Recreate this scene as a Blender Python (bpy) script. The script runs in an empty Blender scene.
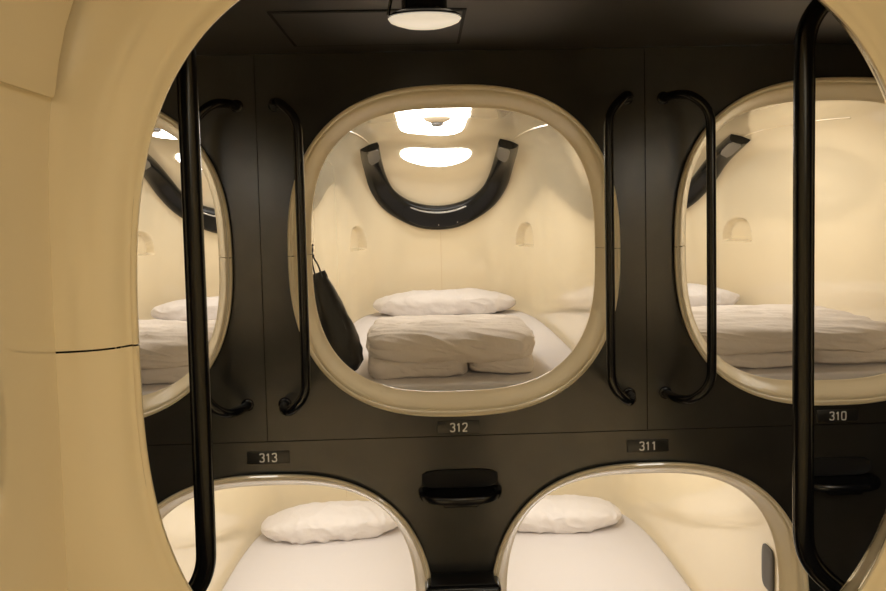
import bpy, bmesh, math, random
from mathutils import Vector, Matrix, noise

C = bpy.context.scene.collection
sc = bpy.context.scene
PI = math.pi
ZO = 1.95            # height of the upper capsules' centres above the floor
P = 0.633            # half the spacing of the capsules along the wall
ZLOW = -1.262        # lower row relative to the upper row
YN = -1.396          # face of the wall on the near side of the aisle
XN = 0.0236          # axis of the near capsule
ZS = -0.6137         # joint between upper and lower wall panels
ZC = 0.655           # ceiling
FLOOR = -1.95

# ------------------------------------------------------------------ materials
def mat(name, color, rough=0.5, metal=0.0, emit=None, strength=0.0, spec=0.5, coat=0.0,
        bump=0.0, bump_scale=5.0, var=0.0, var_scale=3.0):
    m = bpy.data.materials.new(name); m.use_nodes = True
    nt = m.node_tree; b = nt.nodes['Principled BSDF']
    b.inputs['Base Color'].default_value = (*color, 1)
    b.inputs['Roughness'].default_value = rough
    b.inputs['Metallic'].default_value = metal
    b.inputs['Specular IOR Level'].default_value = spec
    b.inputs['Coat Weight'].default_value = coat
    b.inputs['Coat Roughness'].default_value = 0.03; b.inputs['Coat IOR'].default_value = 1.6
    if emit:
        b.inputs['Emission Color'].default_value = (*emit, 1)
        b.inputs['Emission Strength'].default_value = strength
    tc = nt.nodes.new('ShaderNodeTexCoord')
    if bump:
        n = nt.nodes.new('ShaderNodeTexNoise'); n.inputs['Scale'].default_value = bump_scale
        n.inputs['Detail'].default_value = 3
        bp = nt.nodes.new('ShaderNodeBump'); bp.inputs['Strength'].default_value = bump
        bp.inputs['Distance'].default_value = 0.02
        nt.links.new(tc.outputs['Object'], n.inputs['Vector'])
        nt.links.new(n.outputs['Fac'], bp.inputs['Height'])
        nt.links.new(bp.outputs['Normal'], b.inputs['Normal'])
    if var:
        n = nt.nodes.new('ShaderNodeTexNoise'); n.inputs['Scale'].default_value = var_scale
        n.inputs['Detail'].default_value = 4
        r = nt.nodes.new('ShaderNodeValToRGB')
        r.color_ramp.elements[0].position = 0.3; r.color_ramp.elements[1].position = 0.7
        r.color_ramp.elements[0].color = (*[c * (1 - var) for c in color], 1)
        r.color_ramp.elements[1].color = (*[min(1, c * (1 + var)) for c in color], 1)
        nt.links.new(tc.outputs['Object'], n.inputs['Vector'])
        nt.links.new(n.outputs['Fac'], r.inputs['Fac'])
        nt.links.new(r.outputs['Color'], b.inputs['Base Color'])
    return m

CREAM = (0.86, 0.76, 0.565)
M = {
    'cream': mat('cream gel coat', CREAM, 0.10, bump=0.012, bump_scale=2.5, var=0.02, var_scale=1.5, coat=1.0),
    'ring': mat('cream moulded frame', (0.84, 0.73, 0.52), 0.16, var=0.02, coat=0.8),
    'seam': mat('mould seam', (0.66, 0.52, 0.33), 0.5),
    'charcoal': mat('charcoal wall panel', (0.027, 0.0255, 0.022), 0.27, var=0.15, var_scale=6, bump=0.01, bump_scale=30, spec=.7),
    'ceil': mat('charcoal ceiling', (0.040, 0.037, 0.035), 0.45, var=0.12, var_scale=5),
    'floor': mat('dark floor', (0.03, 0.028, 0.026), 0.5, var=0.1),
    'groove': mat('shadow gap black', (0.004, 0.004, 0.004), 0.7),
    'rail': mat('black powder coat', (0.006, 0.006, 0.007), 0.22),
    'step': mat('black moulded step', (0.007, 0.007, 0.008), 0.25),
    'plate': mat('black number plate', (0.021, 0.020, 0.018), 0.3),
    'white': mat('white lettering', (0.82, 0.83, 0.83), 0.5),
    'gloss': mat('gloss black console', (0.006, 0.006, 0.006), 0.2, spec=.3),
    'grey': mat('smoked grey lens', (0.16, 0.15, 0.14), 0.25),
    'chrome': mat('silver strip', (0.75, 0.75, 0.75), 0.2, metal=1),
    'lamp': mat('lit capsule diffuser', (0.9, 0.9, 0.9), 0.3, emit=(1.0, 0.965, 0.895), strength=8.2),
    'dimlamp': mat('dimmed capsule diffuser', (0.9, 0.9, 0.9), 0.3, emit=(1.0, 0.92, 0.72), strength=5.0),
    'nextlamp': mat('lit neighbour diffuser', (0.9, 0.9, 0.9), 0.3, emit=(1.0, 0.965, 0.88), strength=10.5),
    'detector': mat('detector plastic', (0.72, 0.62, 0.48), 0.4),
    'sheet': mat('white cotton sheet', (0.65, 0.62, 0.625), 0.9, bump=0.15, bump_scale=9),
    'pillow': mat('white pillow cotton', (0.73, 0.695, 0.69), 0.9, bump=0.2, bump_scale=30),
    'duvet': mat('greige duvet cotton', (0.69, 0.63, 0.58), 0.9, bump=0.25, bump_scale=30),
    'bag': mat('black nylon bag', (0.012, 0.012, 0.013), 0.42, bump=0.2, bump_scale=25),
    'vent': mat('grey perforated speaker plate', (0.10, 0.095, 0.09), 0.5),
    'opal': mat('white opal cover', (0.85, 0.80, 0.72), 0.25, emit=(1.0, 0.86, 0.66), strength=0.6),
}

# ------------------------------------------------------------------ helpers
def obj(name, bm, m, parent=None, smooth=True, recalc=True):
    if recalc: bmesh.ops.recalc_face_normals(bm, faces=bm.faces)
    me = bpy.data.meshes.new(name); bm.to_mesh(me); bm.free()
    if smooth:
        for p in me.polygons: p.use_smooth = True
        try: me.set_sharp_from_angle(angle=math.radians(42))
        except Exception: pass
    me.materials.append(M[m] if isinstance(m, str) else m)
    o = bpy.data.objects.new(name, me); C.objects.link(o)
    if parent: o.parent = parent
    return o

def tag(o, label, cat, group=None):
    o['label'] = label; o['category'] = cat
    if group: o['group'] = group
    return o

def thing(name, label, cat, loc, group=None, rotz=0):
    o = bpy.data.objects.new(name, None); C.objects.link(o)
    o.empty_display_size = 0.1
    o.location = loc; o.rotation_euler = (0, 0, rotz)
    return tag(o, label, cat, group)

def struct(o):
    o['kind'] = 'structure'; return o

def dup(root, loc, label, skip=()):
    r = root.copy(); C.objects.link(r); r.location = loc; r['label'] = label
    for ch in list(root.children):
        if ch.name.split('.')[0] in skip: continue
        c = ch.copy(); C.objects.link(c); c.parent = r
        for gch in list(ch.children):
            d = gch.copy(); C.objects.link(d); d.parent = c
    return r

def loft(bm, rings, closed=True, cap0=False, cap1=False):
    vs = [[bm.verts.new(p) for p in r] for r in rings]
    n = len(rings[0])
    for a, b in zip(vs[:-1], vs[1:]):
        for i in range(n if closed else n - 1):
            j = (i + 1) % n
            bm.faces.new((a[i], a[j], b[j], b[i]))
    if cap0: bm.faces.new(vs[0][::-1])
    if cap1: bm.faces.new(vs[-1])
    return vs

def smooth_path(pts, it=3):
    pts = [Vector(p) for p in pts]
    for _ in range(it):
        q = [pts[0]]
        for a, b in zip(pts[:-1], pts[1:]):
            q += [a * .75 + b * .25, a * .25 + b * .75]
        q.append(pts[-1]); pts = q
    return pts

def tube(bm, pts, r, seg=14, caps=True):
    pts = [Vector(p) for p in pts]
    rings = []; up = None
    for i, p in enumerate(pts):
        t = (pts[min(i + 1, len(pts) - 1)] - pts[max(i - 1, 0)]).normalized()
        if up is None:
            up = Vector((0, 1, 0)) if abs(t.y) < .9 else Vector((1, 0, 0))
        u = (up - t * up.dot(t)).normalized(); w = t.cross(u); up = u
        rr = r(i / (len(pts) - 1)) if callable(r) else r
        rings.append([p + (u * math.cos(a) + w * math.sin(a)) * rr for a in [2 * PI * k / seg for k in range(seg)]])
    loft(bm, rings, True, caps, caps)

def disc_stack(bm, prof, c, axis='z', seg=32):
    """lathe of (r, h) points"""
    rings = []
    for r, h in prof:
        ring = []
        for k in range(seg):
            a = 2 * PI * k / seg
            x, y = r * math.cos(a), r * math.sin(a)
            ring.append(Vector(c) + (Vector((x, y, h)) if axis == 'z' else Vector((x, h, y))))
        rings.append(ring)
    loft(bm, rings, True, True, True)

def sgn(v): return -1 if v < 0 else 1

def sup_r(al, rx, rz, n):
    return 1 / (abs(math.cos(al) / rx) ** n + abs(math.sin(al) / rz) ** n) ** (1 / n)

def box_round(bm, x0, x1, y0, y1, z0, z1, bev=.004, seg=2):
    b2 = bmesh.new(); bmesh.ops.create_cube(b2, size=1)
    for v in b2.verts:
        v.co = Vector(((x0 + x1) / 2 + v.co.x * (x1 - x0), (y0 + y1) / 2 + v.co.y * (y1 - y0), (z0 + z1) / 2 + v.co.z * (z1 - z0)))
    if bev: bmesh.ops.bevel(b2, geom=b2.edges[:], offset=bev, segments=seg, affect='EDGES', profile=.5)
    me = bpy.data.meshes.new('tmp'); b2.to_mesh(me); b2.free(); bm.from_mesh(me); bpy.data.meshes.remove(me)

# ------------------------------------------------------------------ walls, floor, ceiling
RR = 0.529   # holes sit under the rolled lip of the frames
def panel(bm, x0, x1, z0, z1, hole=None, y=0.0, d=1, t=0.010, gap=0.0015, gx=None, rr=None):
    """one wall panel, d=+1: its face looks to -y and its back is at y+t"""
    gx = gap if gx is None else gx
    x0 += gx; x1 -= gx; z0 += gap; z1 -= gap
    if hole is None:
        rings = [[(x0, y, z0), (x1, y, z0), (x1, y, z1), (x0, y, z1)]]
        vs = [bm.verts.new(p) for p in rings[0]]; bm.faces.new(vs)
        vb = [bm.verts.new((p[0], y + d * t, p[2])) for p in rings[0]]
        for i in range(4): bm.faces.new((vs[i], vs[(i + 1) % 4], vb[(i + 1) % 4], vb[i]))
        return
    hx, hz = hole
    al = [2 * PI * k / 128 for k in range(128)]
    for cx, cz in ((x0, z0), (x1, z0), (x1, z1), (x0, z1)):
        a = math.atan2(cz - hz, cx - hx) % (2 * PI)
        k = min(range(128), key=lambda q: abs(al[q] - a)); al[k] = a
    inner, outer = [], []
    for a in al:
        r = sup_r(a, rr or RR, rr or RR, 2.6); c, s = math.cos(a), math.sin(a)
        inner.append((hx + r * c, y, hz + r * s))
        k = min(((x1 - hx) / c if c > 1e-9 else (x0 - hx) / c if c < -1e-9 else 1e9),
                ((z1 - hz) / s if s > 1e-9 else (z0 - hz) / s if s < -1e-9 else 1e9))
        outer.append((hx + k * c, y, hz + k * s))
    ob = [(p[0], y + d * t, p[2]) for p in outer]; ib = [(p[0], y + d * t, p[2]) for p in inner]
    loft(bm, [ob, outer, inner, ib])

bm = bmesh.new()
for k in (-1, 0, 1):
    panel(bm, (2 * k - 1) * P, (2 * k + 1) * P, ZS + ZO, ZC + ZO, (2 * k * P, ZO))
panel(bm, -3.2, -3 * P, ZS + ZO, ZC + ZO); panel(bm, 3 * P, 3.2, ZS + ZO, ZC + ZO)
panel(bm, -2 * P, 0, FLOOR + ZO, ZS + ZO, (-P, ZLOW + ZO), gx=0)
panel(bm, 0, 2 * P, FLOOR + ZO, ZS + ZO, (P, ZLOW + ZO), gx=0)
panel(bm, -3.2, -2 * P, FLOOR + ZO, ZS + ZO, gx=0); panel(bm, 2 * P, 3.2, FLOOR + ZO, ZS + ZO, gx=0)
for x in (-3 * P, -P, P, 3 * P):      # backing behind the open joints
    vs = [bm.verts.new(p) for p in ((x - .006, .0098, ZS + ZO), (x + .006, .0098, ZS + ZO), (x + .006, .0098, ZC + ZO), (x - .006, .0098, ZC + ZO))]; bm.faces.new(vs)
for x in (-2 * P, 0, 2 * P):
    vs = [bm.verts.new(p) for p in ((x - .006, .0098, 0), (x + .006, .0098, 0), (x + .006, .0098, ZS + ZO), (x - .006, .0098, ZS + ZO))]; bm.faces.new(vs)
vs = [bm.verts.new(p) for p in ((-3.2, .0099, ZS + ZO - .006), (3.2, .0099, ZS + ZO - .006), (3.2, .0099, ZS + ZO + .006), (-3.2, .0099, ZS + ZO + .006))]; bm.faces.new(vs)
struct(obj('wall_far', bm, 'charcoal', smooth=False, recalc=False))

bm = bmesh.new()
for k in (-1, 0, 1):
    panel(bm, XN + (2 * k - 1) * P, XN + (2 * k + 1) * P, ZS + ZO, ZC + ZO, (XN + 2 * k * P + (.016 if k == 0 else 0), ZO), y=YN, d=-1, rr=.545 if k == 0 else None)
panel(bm, -3.2, XN - 3 * P, ZS + ZO, ZC + ZO, y=YN, d=-1); panel(bm, XN + 3 * P, 3.2, ZS + ZO, ZC + ZO, y=YN, d=-1)
for k in (-1, 1):
    panel(bm, XN + (k - 1) * P, XN + (k + 1) * P, FLOOR + ZO, ZS + ZO, (XN + k * P, ZLOW + ZO), y=YN, d=-1)
panel(bm, -3.2, XN - 2 * P, FLOOR + ZO, ZS + ZO, y=YN, d=-1); panel(bm, XN + 2 * P, 3.2, FLOOR + ZO, ZS + ZO, y=YN, d=-1)
struct(obj('wall_near', bm, 'charcoal', smooth=False, recalc=False))

def slab(name, x0, x1, y0, y1, z0, z1, m):
    bm = bmesh.new(); box_round(bm, x0, x1, y0, y1, z0, z1, 0)
    return struct(obj(name, bm, m, smooth=False))
slab('ceiling', -3.25, 3.25, YN - .012, .012, ZC + ZO, ZC + ZO + .06, 'ceil')
slab('floor', -3.25, 3.25, YN - .012, .012, FLOOR + ZO - .06, FLOOR + ZO, 'floor')
slab('wall_left', -3.25, -3.2, YN - .012, .012, FLOOR + ZO, ZC + ZO, 'charcoal')
slab('wall_right', 3.2, 3.25, YN - .012, .012, FLOOR + ZO, ZC + ZO, 'charcoal')

# ------------------------------------------------------------------ sleeping capsule
W, B, Y0, T, HB, YS = .558, 1.42, .7, .57, .60, .100
NPL = 4.5
def plan():
    """points of the wall plan from front right round the head to front left, dense at the niches"""
    ys = [YS + (Y0 - YS) * k / 10 for k in range(10)]
    pts = [(W, y, 0.0) for y in ys]
    n1 = 900; cur = []
    for k in range(n1 + 1):
        ga = PI * k / n1
        c, s = math.cos(ga), math.sin(ga)
        r = 1 / (abs(c) ** NPL + abs(s) ** NPL) ** (1 / NPL)
        cur.append((W * r * c, Y0 + B * r * s, math.sin(ga)))
    out = [cur[0]]; acc = 0
    for a, b in zip(cur[:-1], cur[1:]):
        acc += math.dist(a[:2], b[:2])
        step = .0055 if 1.70 < b[1] < 2.03 else .03
        if acc >= step: out.append(b); acc = 0
    if out[-1] != cur[-1]: out.append(cur[-1])
    return pts + out + [(-W, y, 0.0) for y in ys[::-1]]

def shell_pt(p, be):
    x, y, s = p
    n = 4 - 1.5 * s * s
    if be >= 0: nn, h = n, T
    else: nn, h = 10, HB
    rr = 1 / (abs(math.cos(be)) ** nn + abs(math.sin(be)) ** nn) ** (1 / nn)
    k, z = rr * math.cos(be), rr * math.sin(be) * h
    sy = min(y, Y0)
    return Vector((x * k, sy + (y - sy) * k, z))

def ztop(x, y):
    if y <= Y0: k = abs(x) / W; n = 4
    else:
        u, v = abs(x) / W, (y - Y0) / B
        k = (u ** NPL + v ** NPL) ** (1 / NPL); ga = math.atan2(v, u); n = 4 - 1.5 * math.sin(ga) ** 2
    return T * max(0, 1 - min(k, .9999) ** n) ** (1 / n)

def wplan(y):
    return W if y <= Y0 else W * max(0, 1 - ((y - Y0) / B) ** NPL) ** (1 / NPL)

def smoothstep(a, b, x):
    t = max(0, min(1, (x - a) / (b - a))); return t * t * (3 - 2 * t)

def make_shell(parent):
    pl = plan()
    bes = [PI / 2 * (1 - (k / 22)) for k in range(20)]          # ceiling centre down to near the equator
    lo = bes[-1]
    bes += [lo + (-0.24 - lo) * k / 52 for k in range(1, 53)]
    bes += [-0.24 + (-PI / 2 + 0.24) * k / 16 for k in range(1, 17)]
    bm = bmesh.new()
    rings = [[shell_pt(p, b) for p in pl] for b in bes]
    vs = loft(bm, rings, False)
    bm.normal_update()
    # soft moulded niches beside the pillow
    mv = []
    for row in vs:
        for v in row:
            y, z = v.co.y, v.co.z
            if 1.66 < y < 2.05 and -.15 < z < .12 and abs(v.co.x) > .35:
                u = (y - 1.865) / .112; zb = -.092; h = .135
                q = (abs(u) ** 2.4 + max(0, (z - zb) / h) ** 2.4) ** (1 / 2.4)
                m = (1 - smoothstep(.88, 1.03, q)) * smoothstep(zb - .005, zb + .005, z)
                if m > 0:
                    n = v.normal.copy(); n.z = 0
                    if n.length == 0: continue
                    n.normalize()
                    if n.x * v.co.x < 0: n = -n
                    # deepest at the ledge, running out towards the top of the arch
                    mv.append((v, n * m * (.056 - .020 * max(0, (z - zb) / h))))
    for v, d in mv: v.co += d
    bmesh.ops.remove_doubles(bm, verts=bm.verts, dist=.0004)
    return obj('shell', bm, 'cream', parent)

PROF = [  # (half size of the opening, depth) from the wall face over the rolled lip into the capsule
    (.530, .002), (.537, -.002), (.542, -.008), (.5435, -.015), (.542, -.021), (.537, -.0235), (.532, -.0215), (.5295, -.017),
    (.5275, -.0125), (.524, -.0115), (.517, -.003), (.508, .011), (.499, .027), (.491, .042), (.4845, .051), (.4805, .0565),
    (.4782, .0588), (.4774, .0615), (.4777, .0645), (.4795, .0668), (.4818, .0672), (.4840, .0662), (.4862, .0670), (.4892, .0710),
    (.4935, .0768), (.4990, .0822), (.5060, .0872), (.5150, .0917), (.5250, .0950), (.5370, .0975), (.5470, .0990)]
def nlip(r): return 2.9 - .35 * (r - .475) / .068
def frame_half(parent, upper, name):
    bm = bmesh.new(); N = 120; e = .0022
    a0, a1 = (e, PI - e) if upper else (PI + e, 2 * PI - e)
    als = [a0 + (a1 - a0) * k / N for k in range(N + 1)]
    rings = []
    for r, y in PROF:
        rings.append([Vector((sup_r(a, r, r, nlip(min(r, .543)) if y < .0665 else 2.9 + (r - .475) * 14.5) * math.cos(a), y, sup_r(a, r, r, nlip(min(r, .543)) if y < .0665 else 2.9 + (r - .475) * 14.5) * math.sin(a))) for a in als])
    last = []
    for a in als:      # meets the shell
        h, n = (T, 4) if math.sin(a) >= 0 else (HB, 10)
        rr = sup_r(a, W, h, n); last.append(Vector((rr * math.cos(a), YS, rr * math.sin(a))))
    rings.append(last)
    loft(bm, rings, False)
    return obj(name, bm, 'ring', parent)

def surface_patch(bm, cx, cy, hx, hy, n, off, rim=.006, seg=64):
    """a superellipse patch following the ceiling of the capsule, off below it, with a rim"""
    def ring(s, o):
        out = []
        for k in range(seg):
            a = 2 * PI * k / seg
            r = sup_r(a, hx, hy, n) * s
            x, y = cx + r * math.cos(a), cy + r * math.sin(a)
            out.append(Vector((x, y, ztop(x, y) - o)))
        return out
    rings = [ring(1 + .02, -.003), ring(1.02, off * .6), ring(1, off)] + [ring(s, off) for s in (.8, .6, .4, .2, .02)]
    loft(bm, rings, True, False, True)

OUT = [(-.432, 1.535, .474), (-.432, 1.820, .372), (-.413, 1.982, .258), (-.350, 2.070, .154), (-.250, 2.108, .077), (-.130, 2.118, .022), (0, 2.119, .005)]
INN = [(-.332, 1.555, .506), (-.330, 1.800, .430), (-.312, 1.950, .346), (-.272, 2.030, .262), (-.195, 2.072, .198), (-.100, 2.086, .164), (0, 2.088, .152)]
def arc(P_, n=48):
    pts = [Vector(p) for p in P_]; pts = pts + [Vector((-p.x, p.y, p.z)) for p in pts[-2::-1]]
    L = [0]
    for a, b in zip(pts[:-1], pts[1:]): L.append(L[-1] + (b - a).length)
    def cr(i, t):
        p0, p1, p2, p3 = [pts[max(0, min(len(pts) - 1, i + d))] for d in (-1, 0, 1, 2)]
        return .5 * (2 * p1 + (p2 - p0) * t + (2 * p0 - 5 * p1 + 4 * p2 - p3) * t * t + (3 * p1 - p0 - 3 * p2 + p3) * t ** 3)
    out = []
    for k in range(n + 1):
        s = L[-1] * k / n; i = 0
        while i < len(L) - 2 and L[i + 1] < s: i += 1
        out.append(cr(i, (s - L[i]) / (L[i + 1] - L[i])))
    return out

def make_console(parent):
    o_, i_ = arc(OUT), arc(INN)
    inward = []
    for a, b in zip(o_, i_):
        c = (a + b) / 2
        d = Vector((0, 1.35, -.02)) - c; d.x *= 1.0
        inward.append(d.normalized())
    def band(ks, s0, lift):
        """cross sections: s across the band, lift over the wall"""
        rings = []
        for k in ks:
            a, b, n = o_[k], i_[k], inward[k]
            rings.append([a.lerp(b, s) + n * h for s, h in zip(s0, lift)])
        return rings
    bm = bmesh.new()
    S = (-.03, 0, .03, .12, .3, .5, .7, .88, .97, 1.0, 1.03)
    H = (-.03, .006, .022, .036, .045, .047, .045, .038, .024, .006, -.03)
    loft(bm, band(range(49), S, H), False)
    for k in (0, 48):
        r = band([k], S, H)[0]; bm.faces.new([bm.verts.new(p) for p in r])
    bmesh.ops.remove_doubles(bm, verts=bm.verts, dist=.0002)
    con = obj('headboard_console', bm, 'gloss', parent)
    con.location.x = -.012
    def plate(name, ks, s, lift, m, rnd=.35):
        bm = bmesh.new(); rings = []
        n = len(ks)
        for q, k in enumerate(ks):
            u = abs(2 * q / (n - 1) - 1)
            half = (s[1] - s[0]) / 2 * (1 - u ** 6 * rnd); mid = (s[0] + s[1]) / 2
            ss = [mid + half * t for t in (-1, -.95, -.4, .4, .95, 1)]
            a, b, nn = o_[k], i_[k], inward[k]
            rings.append([a.lerp(b, x) + nn * h for x, h in zip(ss, (lift - .006, lift, lift + .001, lift + .001, lift, lift - .006))])
        loft(bm, rings, False)
        for r in (rings[0], rings[-1]): bm.faces.new([bm.verts.new(p) for p in r])
        bmesh.ops.remove_doubles(bm, verts=bm.verts, dist=.0002)
        o = obj(name, bm, m, con); return o
    plate('reading_lens', range(0, 6), (.2, .82), .0495, 'grey')
    plate('reading_lens', range(43, 49), (.2, .82), .0495, 'grey')
    plate('control_panel', range(18, 31), (.14, .86), .0490, 'gloss')
    plate('silver_strip', range(19, 30), (.74, .80), .0515, 'chrome')
    for k in (24, 27):
        bm = bmesh.new(); c = o_[k].lerp(i_[k], .26) + inward[k] * .051
        bmesh.ops.create_uvsphere(bm, u_segments=12, v_segments=8, radius=.004, matrix=Matrix.Translation(c))
        obj('button', bm, 'chrome', con)
    return con

def make_capsule(label, loc, rotz=0, lamp='lamp', group=None):
    root = thing('sleeping_capsule', label, 'sleeping capsule', loc, group, rotz)
    make_shell(root)
    frame_half(root, True, 'entry_frame'); frame_half(root, False, 'entry_frame')
    bm = bmesh.new(); surface_patch(bm, -.05, 1.01, .162, .40, 7, .008)
    obj('ceiling_light', bm, lamp, root)
    bm = bmesh.new(); surface_patch(bm, -.025, 1.770, .198, .092, 2.4, .010)
    obj('oval_light', bm, lamp, root)
    bm = bmesh.new(); z = ztop(-.03, .92) - .006
    disc_stack(bm, [(.040, 0), (.062, -.006), (.064, -.014), (.054, -.024), (.036, -.032), (.030, -.034)], (-.03, .92, z))
    det = obj('smoke_detector', bm, 'detector', root)
    bm = bmesh.new(); disc_stack(bm, [(.028, -.033), (.028, -.044), (.020, -.049)], (-.03, .92, z))
    obj('detector_sensor', bm, 'grey', det)
    make_console(root)
    # mould seam down the head wall
    bm = bmesh.new(); tube(bm, [(0, Y0 + B * (1 - (z / HB) ** 10) ** (1 / 10) - .0004, z) for z in [-.01 - .40 * k / 12 for k in range(13)]], .0012, 6)
    obj('mould_seam', bm, 'seam', root)
    # speaker plate low on the right side wall near the mouth
    bm = bmesh.new(); rings = []
    for s, dx in ((1, 0), (1, -.006), (.92, -.009), (.5, -.009), (.05, -.009)):
        rings.append([Vector((W - .001 + dx, .30 + sup_r(a, .045, .085, 5) * math.cos(a) * s, .0 + sup_r(a, .045, .085, 5) * math.sin(a) * s)) for a in [2 * PI * k / 40 for k in range(40)]])
    loft(bm, rings, True, False, True)
    obj('speaker_plate', bm, 'vent', root)
    # thin cream trims running forward from the console arms
    for s in (-1, 1):
        bm = bmesh.new(); pts = []
        for k in range(20):
            t = k / 19; x = s * (.385 + .075 * t); y = 1.53 - .85 * t
            pts.append((x, y, ztop(x, y) - .001))
        tube(bm, pts, .004, 8); obj('trim_bead', bm, 'ring', root)
    return root

cap = make_capsule('cream sleeping capsule numbered 312 with a black bag hanging inside', (0, 0, ZO),
                   group='cream sleeping capsules across the aisle')
dup(cap, (2 * P, 0, ZO), 'cream sleeping capsule numbered 310 behind the right near rail')
dup(cap, (-2 * P, 0, ZO), 'cream sleeping capsule at the far left behind the left near rail')
dup(cap, (-P, 0, ZO + ZLOW), 'lower cream sleeping capsule under the plate numbered 313')
dup(cap, (P, 0, ZO + ZLOW), 'lower cream sleeping capsule under the number 311 with a grey speaker plate')
nb = make_capsule('unseen cream sleeping capsule on the near side, left of the viewer', (XN - 2 * P, YN, ZO), PI, 'nextlamp')  # unseen capsules, inferred from reflections and added to brighten the far wall
dup(nb, (XN + 2 * P, YN, ZO), 'unseen cream sleeping capsule on the near side, right of the viewer')
dup(nb, (XN - P, YN, ZO + ZLOW), 'unseen cream sleeping capsule on the near side, below and left of the viewer')
dup(nb, (XN + P, YN, ZO + ZLOW), 'unseen cream sleeping capsule on the near side, below and right of the viewer')
near = make_capsule('cream sleeping capsule in the foreground whose opening frames the view', (XN + .014, YN, ZO - .012), PI, 'dimlamp')
near.scale = (1.032, 1.026, 1.04)

# raised upper panel on the near capsule's side wall (capsule frame: that side is +x)
def near_panel():
    bm = bmesh.new()
    pl = [p for p in plan() if p[0] > 0 and p[1] < 1.2]
    ys = [.112 + k * .009 for k in range(0, 60)]
    def pt(y, be, off):
        a = shell_pt((W, y, 0.0), be); b = shell_pt((W, y, 0.0), be + .01)
        t = (b - a).normalized(); n = Vector((-t.z, 0, t.x))
        if n.x > 0: n = -n
        return a + n * off
    b0 = math.asin(1) * 0 + .475   # lower edge
    rows = []
    for y in ys:
        u = max(0, y - .215)
        low = b0 + .012 * (y - .112) / .1 * .2 + (.30 * (u / .16) ** 2 if u < .16 else .30 + 2 * (u - .16))
        low = min(low, 1.15)
        row = [pt(y, low, -.003), pt(y, low, .008), pt(y, low + .005, .010)]
        row += [pt(y, low + .006 + (1.25 - low) * k / 14, .010) for k in range(1, 15)]
        rows.append(row)
    loft(bm, rows, False)
    for r in (rows[0],): pass
    return obj('upper_side_panel', bm, 'cream', near)
near_panel()

# ------------------------------------------------------------------ mattresses
def make_mattress():
    bm = bmesh.new(); n = 40
    ys = [.150 + (2.02 - .150) * (1 - (1 - k / n) ** 2.0) for k in range(n + 1)]
    def outline(inset):
        pts = []
        right = []
        for y in ys:
            right.append((min(wplan(y + .05), .565) - .028, y))
        # rounded front corners
        right = [(max(.1, x), y) for x, y in right]
        pts = right + [(-x, y) for x, y in right[::-1]]
        cy = 1.05
        return [(x * (1 - inset / .54), cy + (y - cy) * (1 - inset / .92)) for x, y in pts]
    rings = []
    top, bot = -.476, -.588
    for inset, z in ((.012, bot), (0, bot + .015), (0, top - .02), (.005, top - .008), (.012, top - .002), (.025, top)):
        rings.append([Vector((x, y, z)) for x, y in outline(inset)])
    for s in (.75, .5, .25):
        rings.append([Vector((p.x * s, p.y, top)) for p in rings[5]])
    loft(bm, rings, True, True, False)
    vs = list(bm.verts)
    # close the middle strip
    last = vs[-len(rings[-1]):]; m = len(last); h = m // 2
    for i in range(h - 1): bm.faces.new((last[i], last[i + 1], last[m - 2 - i], last[m - 1 - i]))
    return obj('mattress', bm, 'sheet')

def pod_loc(kx, low): return (kx * P, 0, ZO + (ZLOW if low else 0))
PODS = [(0, 0, 'in capsule 312, under the folded duvet and beside the black bag'), (2, 0, 'in capsule 310 on the right'),
        (-2, 0, 'in the capsule at the far left'),
        (-1, 1, 'in lower capsule 313'), (1, 1, 'in lower capsule 311')]
m0 = make_mattress(); m0.location = pod_loc(0, 0)
tag(m0, 'white sheeted mattress ' + PODS[0][2], 'mattress', 'white mattresses in the capsules')
for kx, low, d in PODS[1:]:
    m = m0.copy(); C.objects.link(m); m.location = pod_loc(kx, low); m['label'] = 'white sheeted mattress ' + d

# ------------------------------------------------------------------ soft goods
def cube_sphere(res, n):
    bm = bmesh.new(); grid = {}
    def vert(p):
        k = tuple(round(c, 5) for c in p)
        if k not in grid: grid[k] = bm.verts.new(p)
        return grid[k]
    for ax in range(3):
        for s in (-1, 1):
            for i in range(res):
                for j in range(res):
                    q = []
                    for di, dj in ((0, 0), (1, 0), (1, 1), (0, 1)):
                        u = -1 + 2 * (i + di) / res; v = -1 + 2 * (j + dj) / res
                        p = [0, 0, 0]; p[ax] = s; p[(ax + 1) % 3] = u; p[(ax + 2) % 3] = v
                        q.append(vert(p))
                    bm.faces.new(q if s > 0 else q[::-1])
    for v in bm.verts:
        c = v.co
        r = (abs(c.x) ** n + abs(c.y) ** n + abs(c.z) ** n) ** (1 / n)
        v.co = c / r
    return bm

def ridge(p, seed, warp=.6):
    q = p + Vector((noise.noise(p * .7 + Vector((seed, 0, 0))), noise.noise(p * .7 + Vector((0, seed, 3))), 0)) * warp
    v = noise.noise(q + Vector((seed * 1.7, 5, 1))); return 1 - math.sqrt(v * v + .0025) * 2

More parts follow.
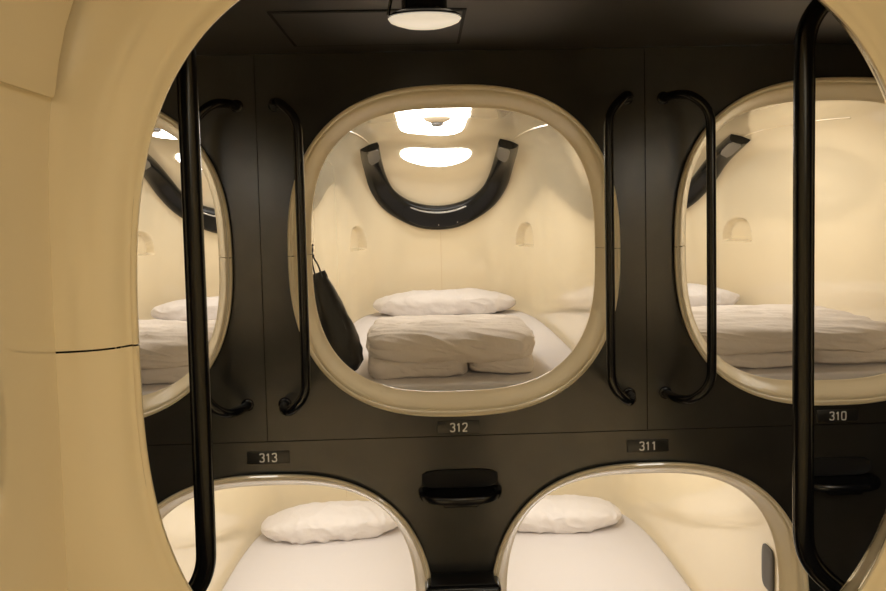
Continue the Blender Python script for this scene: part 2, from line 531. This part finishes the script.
def make_pillow(seed, tilt, xc=0, w=.42):
    rnd = random.Random(seed); sd = seed * 3.1
    bm = cube_sphere(64, 2.9)
    for v in bm.verts:
        x, y, z = v.co
        pinch = 1 - .16 * (abs(x) ** 6)
        X, Yv = x * w, y * .17 * pinch
        body = (1 - .35 * abs(x) ** 3)
        sag = 1 + .18 * noise.noise(Vector((x * 1.6 + sd, y * .8, sd)))
        Z = z * .078 * body * sag
        p = Vector((X * 7, Yv * 16, Z * 8))
        front = smoothstep(-.1, -.8, y) * (1 - smoothstep(.45, 1, z))
        a_ = ridge(Vector((X * 7 + Z * 9, Yv * 5, Z * 10 - X * 5)), sd, .9); b_ = ridge(Vector((X * 15 + Z * 16, Yv * 9, Z * 18 - X * 9)), sd + 4, .8)
        a_ = max(0, a_) ** 2; b_ = max(0, b_) ** 2
        wr = a_ * (.007 + .009 * front) + b_ * (.002 + .0035 * front)
        edge = smoothstep(0, .7, abs(z))
        nrm = Vector((x / w, y / .17, z / .08)).normalized()
        co = Vector((X, Yv, Z)) + nrm * (wr - .007) * (.5 + .5 * edge)
        if co.z < -.055: co.z = -.055 + (co.z + .055) * .08
        v.co = co
    zmin = min(v.co.z for v in bm.verts)
    for v in bm.verts: v.co.z -= zmin
    R = Matrix.Rotation(tilt, 4, 'Z')
    bmesh.ops.transform(bm, matrix=R, verts=bm.verts)
    return obj('pillow', bm, 'pillow')

PIL = [((0, 0), 11, .0, (.005, 1.845), 'broad white pillow at the head of the bed in capsule 312'),
       ((2, 0), 23, -.05, (.045, 1.82), 'white pillow at the head of the bed in capsule 310 on the right'),
       ((-2, 0), 35, .04, (.0, 1.84), 'white pillow in the capsule at the far left, behind the left rail'),
       ((-1, 1), 47, .10, (-.04, 1.80), 'crumpled white pillow in lower capsule 313'),
       ((1, 1), 59, -.06, (-.03, 1.81), 'crumpled white pillow in lower capsule 311')]
for (kx, low), sd, tl, (px, py), lb in PIL:
    o = make_pillow(sd, tl); L = pod_loc(kx, low)
    o.location = (L[0] + px, py, L[2] - .476)
    tag(o, lb, 'pillow', 'white pillows on the capsule beds')

def make_duvet(seed, loc, label, sx=1.0, sy=1.0, h=1.0, split=.06):
    sd = seed * 2.3
    bm = bmesh.new()
    def blob(cx, cy, cz, hx, hy, hz, n, wr_amp, xfreq, yfreq, k, res=40):
        b = cube_sphere(res, n)
        for v in b.verts:
            x, y, z = v.co
            nrm = Vector((x / hx, y / hy, z / hz)).normalized()
            X, Y, Z = x * hx, y * hy, z * hz
            r1 = max(0, ridge(Vector((X * xfreq + Z * 6, Y * yfreq + X * 2.0, Z * 13 + X * 1.5)), sd + k)) ** 2
            r2 = max(0, ridge(Vector((X * xfreq * 2.5 + Y * 5, Y * yfreq * 2.2 + X * 4, Z * 30 + X * 5)), sd + k + 7)) ** 2
            w = r1 * wr_amp + r2 * wr_amp * .55 + noise.noise(Vector((X * 4 + sd, Y * 4, k))) * .010
            v.co = Vector((cx, cy, cz)) + Vector((X, Y, Z)) + nrm * (w - wr_amp * .5)
            if v.co.z < .002: v.co.z = .002
        me = bpy.data.meshes.new('t'); b.to_mesh(me); b.free(); bm.from_mesh(me); bpy.data.meshes.remove(me)
    # two lower folds side by side, one thick fold over both
    blob(-.315 + (split + .315) / 2, .26, .034, (split + .315) / 2 + .002, .25, .035, 6, .009, 3, 12, 1, 48)
    blob((split + .30) / 2 + .002, .268, .034, (.30 - split) / 2 + .004, .245, .035, 6, .009, 3, 12, 2, 48)
    blob(-.004, .272, .105, .318, .268, .056, 5.2, .014, 1.8, 8, 3, 80)
    for v in bm.verts: v.co = Vector((v.co.x * sx, v.co.y * sy, v.co.z * h))
    o = obj('folded_duvet', bm, 'duvet'); o.location = loc
    return tag(o, label, 'duvet', 'folded greige duvets on the capsule beds')
for (kx, low), sd, off, lb, kw in [
    ((0, 0), 3, (-.005, .235), 'folded greige duvet at the foot of the bed in capsule 312', {}),
    ((2, 0), 8, (.0, .225), 'folded greige duvet in capsule 310 on the right', dict(sx=1.36, sy=1.15, h=.95)),
    ((-2, 0), 14, (.02, .235), 'folded greige duvet in the capsule at the far left', dict(sx=1.08, sy=1.1))]:
    L = pod_loc(kx, low)
    make_duvet(sd, (L[0] + off[0], off[1], L[2] - .477), lb, **kw)

# ------------------------------------------------------------------ bag in 312
bag = thing('drawstring_bag', 'black drawstring bag hanging inside the left edge of capsule 312', 'bag', (-.42, .30, ZO - .466))
bm = bmesh.new()
path = [Vector(p) for p in [(-.492, 0, -.090), (-.487, 0, -.12), (-.474, 0, -.17), (-.458, 0, -.23), (-.440, 0, -.29), (-.425, 0, -.35), (-.412, 0, -.40), (-.404, 0, -.44), (-.402, 0, -.468)]]
rad = [.020, .027, .040, .052, .062, .068, .070, .066, .045]
rings = []
for i in range(len(path) * 5 - 4):
    k = i / 5; a = min(int(k), len(path) - 2); t = k - a
    c = path[a].lerp(path[a + 1], t); r = rad[a] + (rad[a + 1] - rad[a]) * t
    d = Vector((.32, 0, -1)).normalized(); u = Vector((1, 0, .32)).normalized(); w = Vector((0, 1, 0))
    ring = []
    for q in range(48):
        an = 2 * PI * q / 48
        wr = 1 + .13 * ridge(Vector((math.cos(an) * 1.6, math.sin(an) * 1.6, c.z * 9)), 2.2) - .06
        if i < 5: wr += .12 * math.sin(an * 9)
        ring.append(c + (u * math.cos(an) * 1.05 + w * math.sin(an) * .80) * r * wr - Vector((-.42, 0, -.474)))
    rings.append(ring)
loft(bm, rings, True, True, True)
obj('bag_body', bm, 'bag', bag)
o_ = Vector((-.42, 0, -.474))
for s in (-1, 1):
    bm = bmesh.new()
    tube(bm, [p - o_ for p in smooth_path([(-.494 + s * .010, s * .008, -.10), (-.503 + s * .010, s * .006, -.065), (-.513 + s * .003, 0, -.035), (-.516, 0, -.012)])], .0032, 8)
    obj('drawstring', bm, 'bag', bag)
bm = bmesh.new(); tube(bm, [p - o_ for p in smooth_path([(-.521, 0, .006), (-.513, -.004, -.005), (-.518, 0, -.02), (-.511, .004, -.030)])], .0065, 8)
obj('cord_knot', bm, 'bag', bag)
bm = bmesh.new(); tube(bm, [Vector(p) - o_ for p in ((-.556, 0, .004), (-.54, 0, .002), (-.517, 0, .004), (-.509, 0, .014))], .004, 8)
hook = obj('hanger_loop', bm, 'bag', bag)

# ------------------------------------------------------------------ grab rails
def make_rail(s, loc, label, group, r=.0145, ysign=-1):
    """s=+1: its ends turn away to +x; the capsule axis is the local origin"""
    root = thing('grab_rail', label, 'grab rail', loc, group)
    yd = .150 * ysign
    o = Vector((s * .568, 0, 0))
    pts = [(.572, 0, .488), (.570, .035 * ysign, .488), (.560, .080 * ysign, .488), (.528, yd * .93, .478), (.476, yd, .425), (.474, yd, .345)]
    pts = pts + [(x, y, -z) for x, y, z in pts[::-1]]
    pts = [Vector((s * x, y, z)) - o for x, y, z in pts]
    bm = bmesh.new(); tube(bm, smooth_path(pts, 4), r, 18); obj('rail', bm, 'rail', root)
    for z in (.488, -.488):
        bm = bmesh.new(); disc_stack(bm, [(.021, -.001 * ysign * -1), (.021, .004 * ysign), (.018, .007 * ysign), (.010, .0075 * ysign)], (s * .572 - o.x, 0, z), 'y', 24)
        obj('wall_flange', bm, 'rail', root)
    root.location = Vector(loc) + o
    return root
G = 'black grab rails beside the far capsules'
rl = make_rail(-1, (0, 0, ZO), 'black grab rail at the left edge of capsule 312', G)
rr_ = make_rail(1, (0, 0, ZO), 'black grab rail at the right edge of capsule 312', G)
dup(rr_, (-2 * P + .568, 0, ZO), 'black grab rail beside the far left capsule, mostly hidden behind the near left rail')
dup(rl, (2 * P - .568, 0, ZO), 'black grab rail at the left edge of capsule 310')
G2 = 'black grab rails on the near opening'
make_rail(-1, (XN, YN, ZO), 'large black foreground grab rail at the left of the near opening', G2, ysign=1, r=.0155)
make_rail(1, (XN, YN, ZO), 'large black foreground grab rail at the right of the near opening', G2, ysign=1, r=.0155)

# ------------------------------------------------------------------ climbing steps
def make_step(loc, label, group, pocket=True):
    root = thing('climbing_step', label, 'step', loc, group)
    def slab_ring(hx, dep, z, sh=0):   # rounded D outline, flat side on the wall
        out = []
        for k in range(49):
            a = PI + PI * k / 48
            c, s = math.cos(a), math.sin(a)
            out.append(Vector((hx * sgn(c) * abs(c) ** .7, -dep * abs(s) ** .8, z)))
        return out
    bm = bmesh.new()
    loft(bm, [slab_ring(.126, .090, -.016), slab_ring(.137, .100, -.010), slab_ring(.140, .103, 0), slab_ring(.139, .102, .008), slab_ring(.134, .098, .013), slab_ring(.126, .090, .013), slab_ring(.121, .085, .008)], True, True, True)
    obj('tread', bm, 'step', root)
    bm = bmesh.new(); box_round(bm, -.055, .055, -.075, -.001, -.030, -.015, .003); obj('bracket', bm, 'step', root)
    if not pocket: return root
    bm = bmesh.new()       # raised plate above the tread, its black standing for a recess's shade
    rings = []
    for s, y in ((1, .0005), (1.0, -.004), (.96, -.006), (.90, -.003), (.5, -.0025), (.05, -.0025)):
        rings.append([Vector((sup_r(a, .128, .034, 4) * math.cos(a) * s, y, .040 + sup_r(a, .124, .031, 4) * math.sin(a) * s)) for a in [2 * PI * k / 48 for k in range(48)]])
    loft(bm, rings, True, False, True); obj('toe_pocket_shade', bm, 'groove', root)
    return root
G = 'black climbing steps on the far wall'
s0 = make_step((0, 0, ZO - .797), 'upper black climbing step between lower capsules 313 and 311, below the number 312', G)
dup(s0, (2 * P, 0, ZO - .797), 'black climbing step below the number 310 at the far right')
def make_block(loc, label):      # the lowest step is a deep boxed tread
    root = thing('climbing_step', label, 'step', loc, G)
    bm = bmesh.new(); box_round(bm, -.124, .124, -.105, -.026, -.075, 0, .016, 4); box_round(bm, -.10, .10, -.03, -.001, -.07, -.004, .006, 2); obj('tread', bm, 'step', root)
    bm = bmesh.new(); box_round(bm, -.105, .105, -.092, -.012, -.004, .0025, .003, 2); obj('grip_pad', bm, 'groove', root)
    return root
make_block((0, 0, ZO - 1.075), 'lowest black climbing step, boxed, cut off by the bottom edge of the photo')
# ------------------------------------------------------------------ number plates
STROKES = {
    '3': [[(-.95, .75), (-.6, 1), (0, 1.03), (.8, 1), (1, .55), (.75, .12), (0, .05)], [(0, .05), (.8, 0), (1.05, -.5), (.8, -1), (0, -1.03), (-.7, -1), (-1, -.7)]],
    '1': [[(-.6, .55), (.15, 1)], [(.15, 1.05), (.15, -1.08)]],
    '2': [[(-.95, .6), (-.8, .95), (0, 1.05), (.9, 1), (1.05, .45), (.7, .0), (-.95, -1)], [(-1, -1), (1.05, -1)]],
    '0': [[(0, 1.03), (-.9, 1), (-1, .4), (-1, -.4), (-.9, -1), (0, -1.03)], [(0, 1.03), (.9, 1), (1, .4), (1, -.4), (.9, -1), (0, -1.03)]]}
def make_plate(txt, loc, label):
    root = thing('number_plate', label, 'number plate', loc, None)
    bm = bmesh.new(); box_round(bm, -.070, .070, -.0032, .0005, -.021, .021, .0015, 2); obj('plate', bm, 'plate', root)
    x = -.0205
    for ch in txt:
        bm = bmesh.new()
        for st in STROKES[ch]:
            pts = [Vector((px * .0072, 0, pz * .0132)) for px, pz in st]
            tube(bm, smooth_path(pts, 2) if len(pts) > 3 else pts, .0023, 8)
        for v in bm.verts: v.co.y *= .3
        d = obj('digit', bm, 'white', root); d.location = (x, -.0036, 0); x += .0205
    return root
make_plate('312', (0, 0, ZO - .584), 'small black plate with the white number 312 under the centre capsule')
make_plate('310', (2 * P + .012, 0, ZO - .584), 'small black plate with the white number 310 under the right capsule')
make_plate('313', (-P, 0, ZO - .6664), 'small black plate with the white number 313 above the lower left capsule')
make_plate('311', (P, 0, ZO - .6664), 'small black plate with the white number 311 above the lower right capsule')

# ------------------------------------------------------------------ ceiling hatch and pendant
zc = ZC + ZO
h = thing('ceiling_hatch', 'dark rectangular access hatch in the aisle ceiling beside the white domed lamp', 'hatch', (-.23, -.30, zc))
bm = bmesh.new(); box_round(bm, -.245, .245, -.185, .185, -.004, .0005, .001, 1); obj('hatch_panel', bm, 'ceil', h)
bm = bmesh.new()
for x0, x1, y0, y1 in ((-.254, .254, -.194, -.186), (-.254, .254, .186, .194), (-.254, -.246, -.186, .186), (.246, .254, -.186, .186)):
    box_round(bm, x0, x1, y0, y1, -.003, .0005, 0)
obj('hatch_frame', bm, 'groove', h)

px, py = -.085, -.70
l = thing('ceiling_pendant', 'white domed pendant fitting on a black stem under the aisle ceiling', 'lamp', (px, py, zc))
bm = bmesh.new(); disc_stack(bm, [(.095, 0), (.095, -.008), (.085, -.016), (.060, -.018)], (0, 0, 0)); obj('ceiling_rose', bm, 'opal', l)
bm = bmesh.new(); disc_stack(bm, [(.052, -.010), (.052, -.058), (.074, -.064), (.083, -.070), (.084, -.073)], (0, 0, 0)); st = obj('stem', bm, 'rail', l); st.rotation_euler = (.10, 0, 0)
bm = bmesh.new(); disc_stack(bm, [(.079, -.0735), (.0838, -.0765), (.078, -.084), (.066, -.089), (.045, -.095), (.020, -.098), (.004, -.0985)], (0, 0, 0), seg=48); dm = obj('dome_cover', bm, 'opal', l); dm.rotation_euler = (.10, 0, 0)
bm = bmesh.new(); tube(bm, smooth_path([(-.060, -.02, -.008), (-.072, -.03, -.030), (-.082, -.01, -.070)]), .004, 8); obj('cable', bm, 'rail', l)

# ------------------------------------------------------------------ world, camera, render settings
w = bpy.data.worlds.new('World'); sc.world = w; w.use_nodes = True
w.node_tree.nodes['Background'].inputs['Color'].default_value = (1, .9, .75, 1)
w.node_tree.nodes['Background'].inputs['Strength'].default_value = 0.0

yaw, pitch, roll = .0242, -.0517, .0229
F = Vector((math.sin(yaw) * math.cos(pitch), math.cos(yaw) * math.cos(pitch), math.sin(pitch)))
R0 = Vector((math.cos(yaw), -math.sin(yaw), 0)); U0 = R0.cross(F)
R = R0 * math.cos(roll) - U0 * math.sin(roll); U = R0 * math.sin(roll) + U0 * math.cos(roll)
cd = bpy.data.cameras.new('camera'); cam = bpy.data.objects.new('camera', cd); C.objects.link(cam)
mw = Matrix.Identity(4)
for i in range(3):
    mw[i][0] = R[i]; mw[i][1] = U[i]; mw[i][2] = -F[i]
mw.translation = Vector((-.0951, -2.3586, .1517 + ZO))
cam.matrix_world = mw
cd.sensor_fit = 'HORIZONTAL'; cd.sensor_width = 36
cd.lens = 719.5 / 886 * 36
cd.shift_x = 0; cd.shift_y = -(295.5 - 243.3) / 886
cd.clip_start = .02
sc.camera = cam

sc.view_settings.view_transform = 'Standard'
sc.view_settings.look = 'None'
sc.view_settings.gamma = 1
sc.view_settings.exposure = 0.0
sc.cycles.diffuse_bounces = 8
sc.cycles.max_bounces = 12
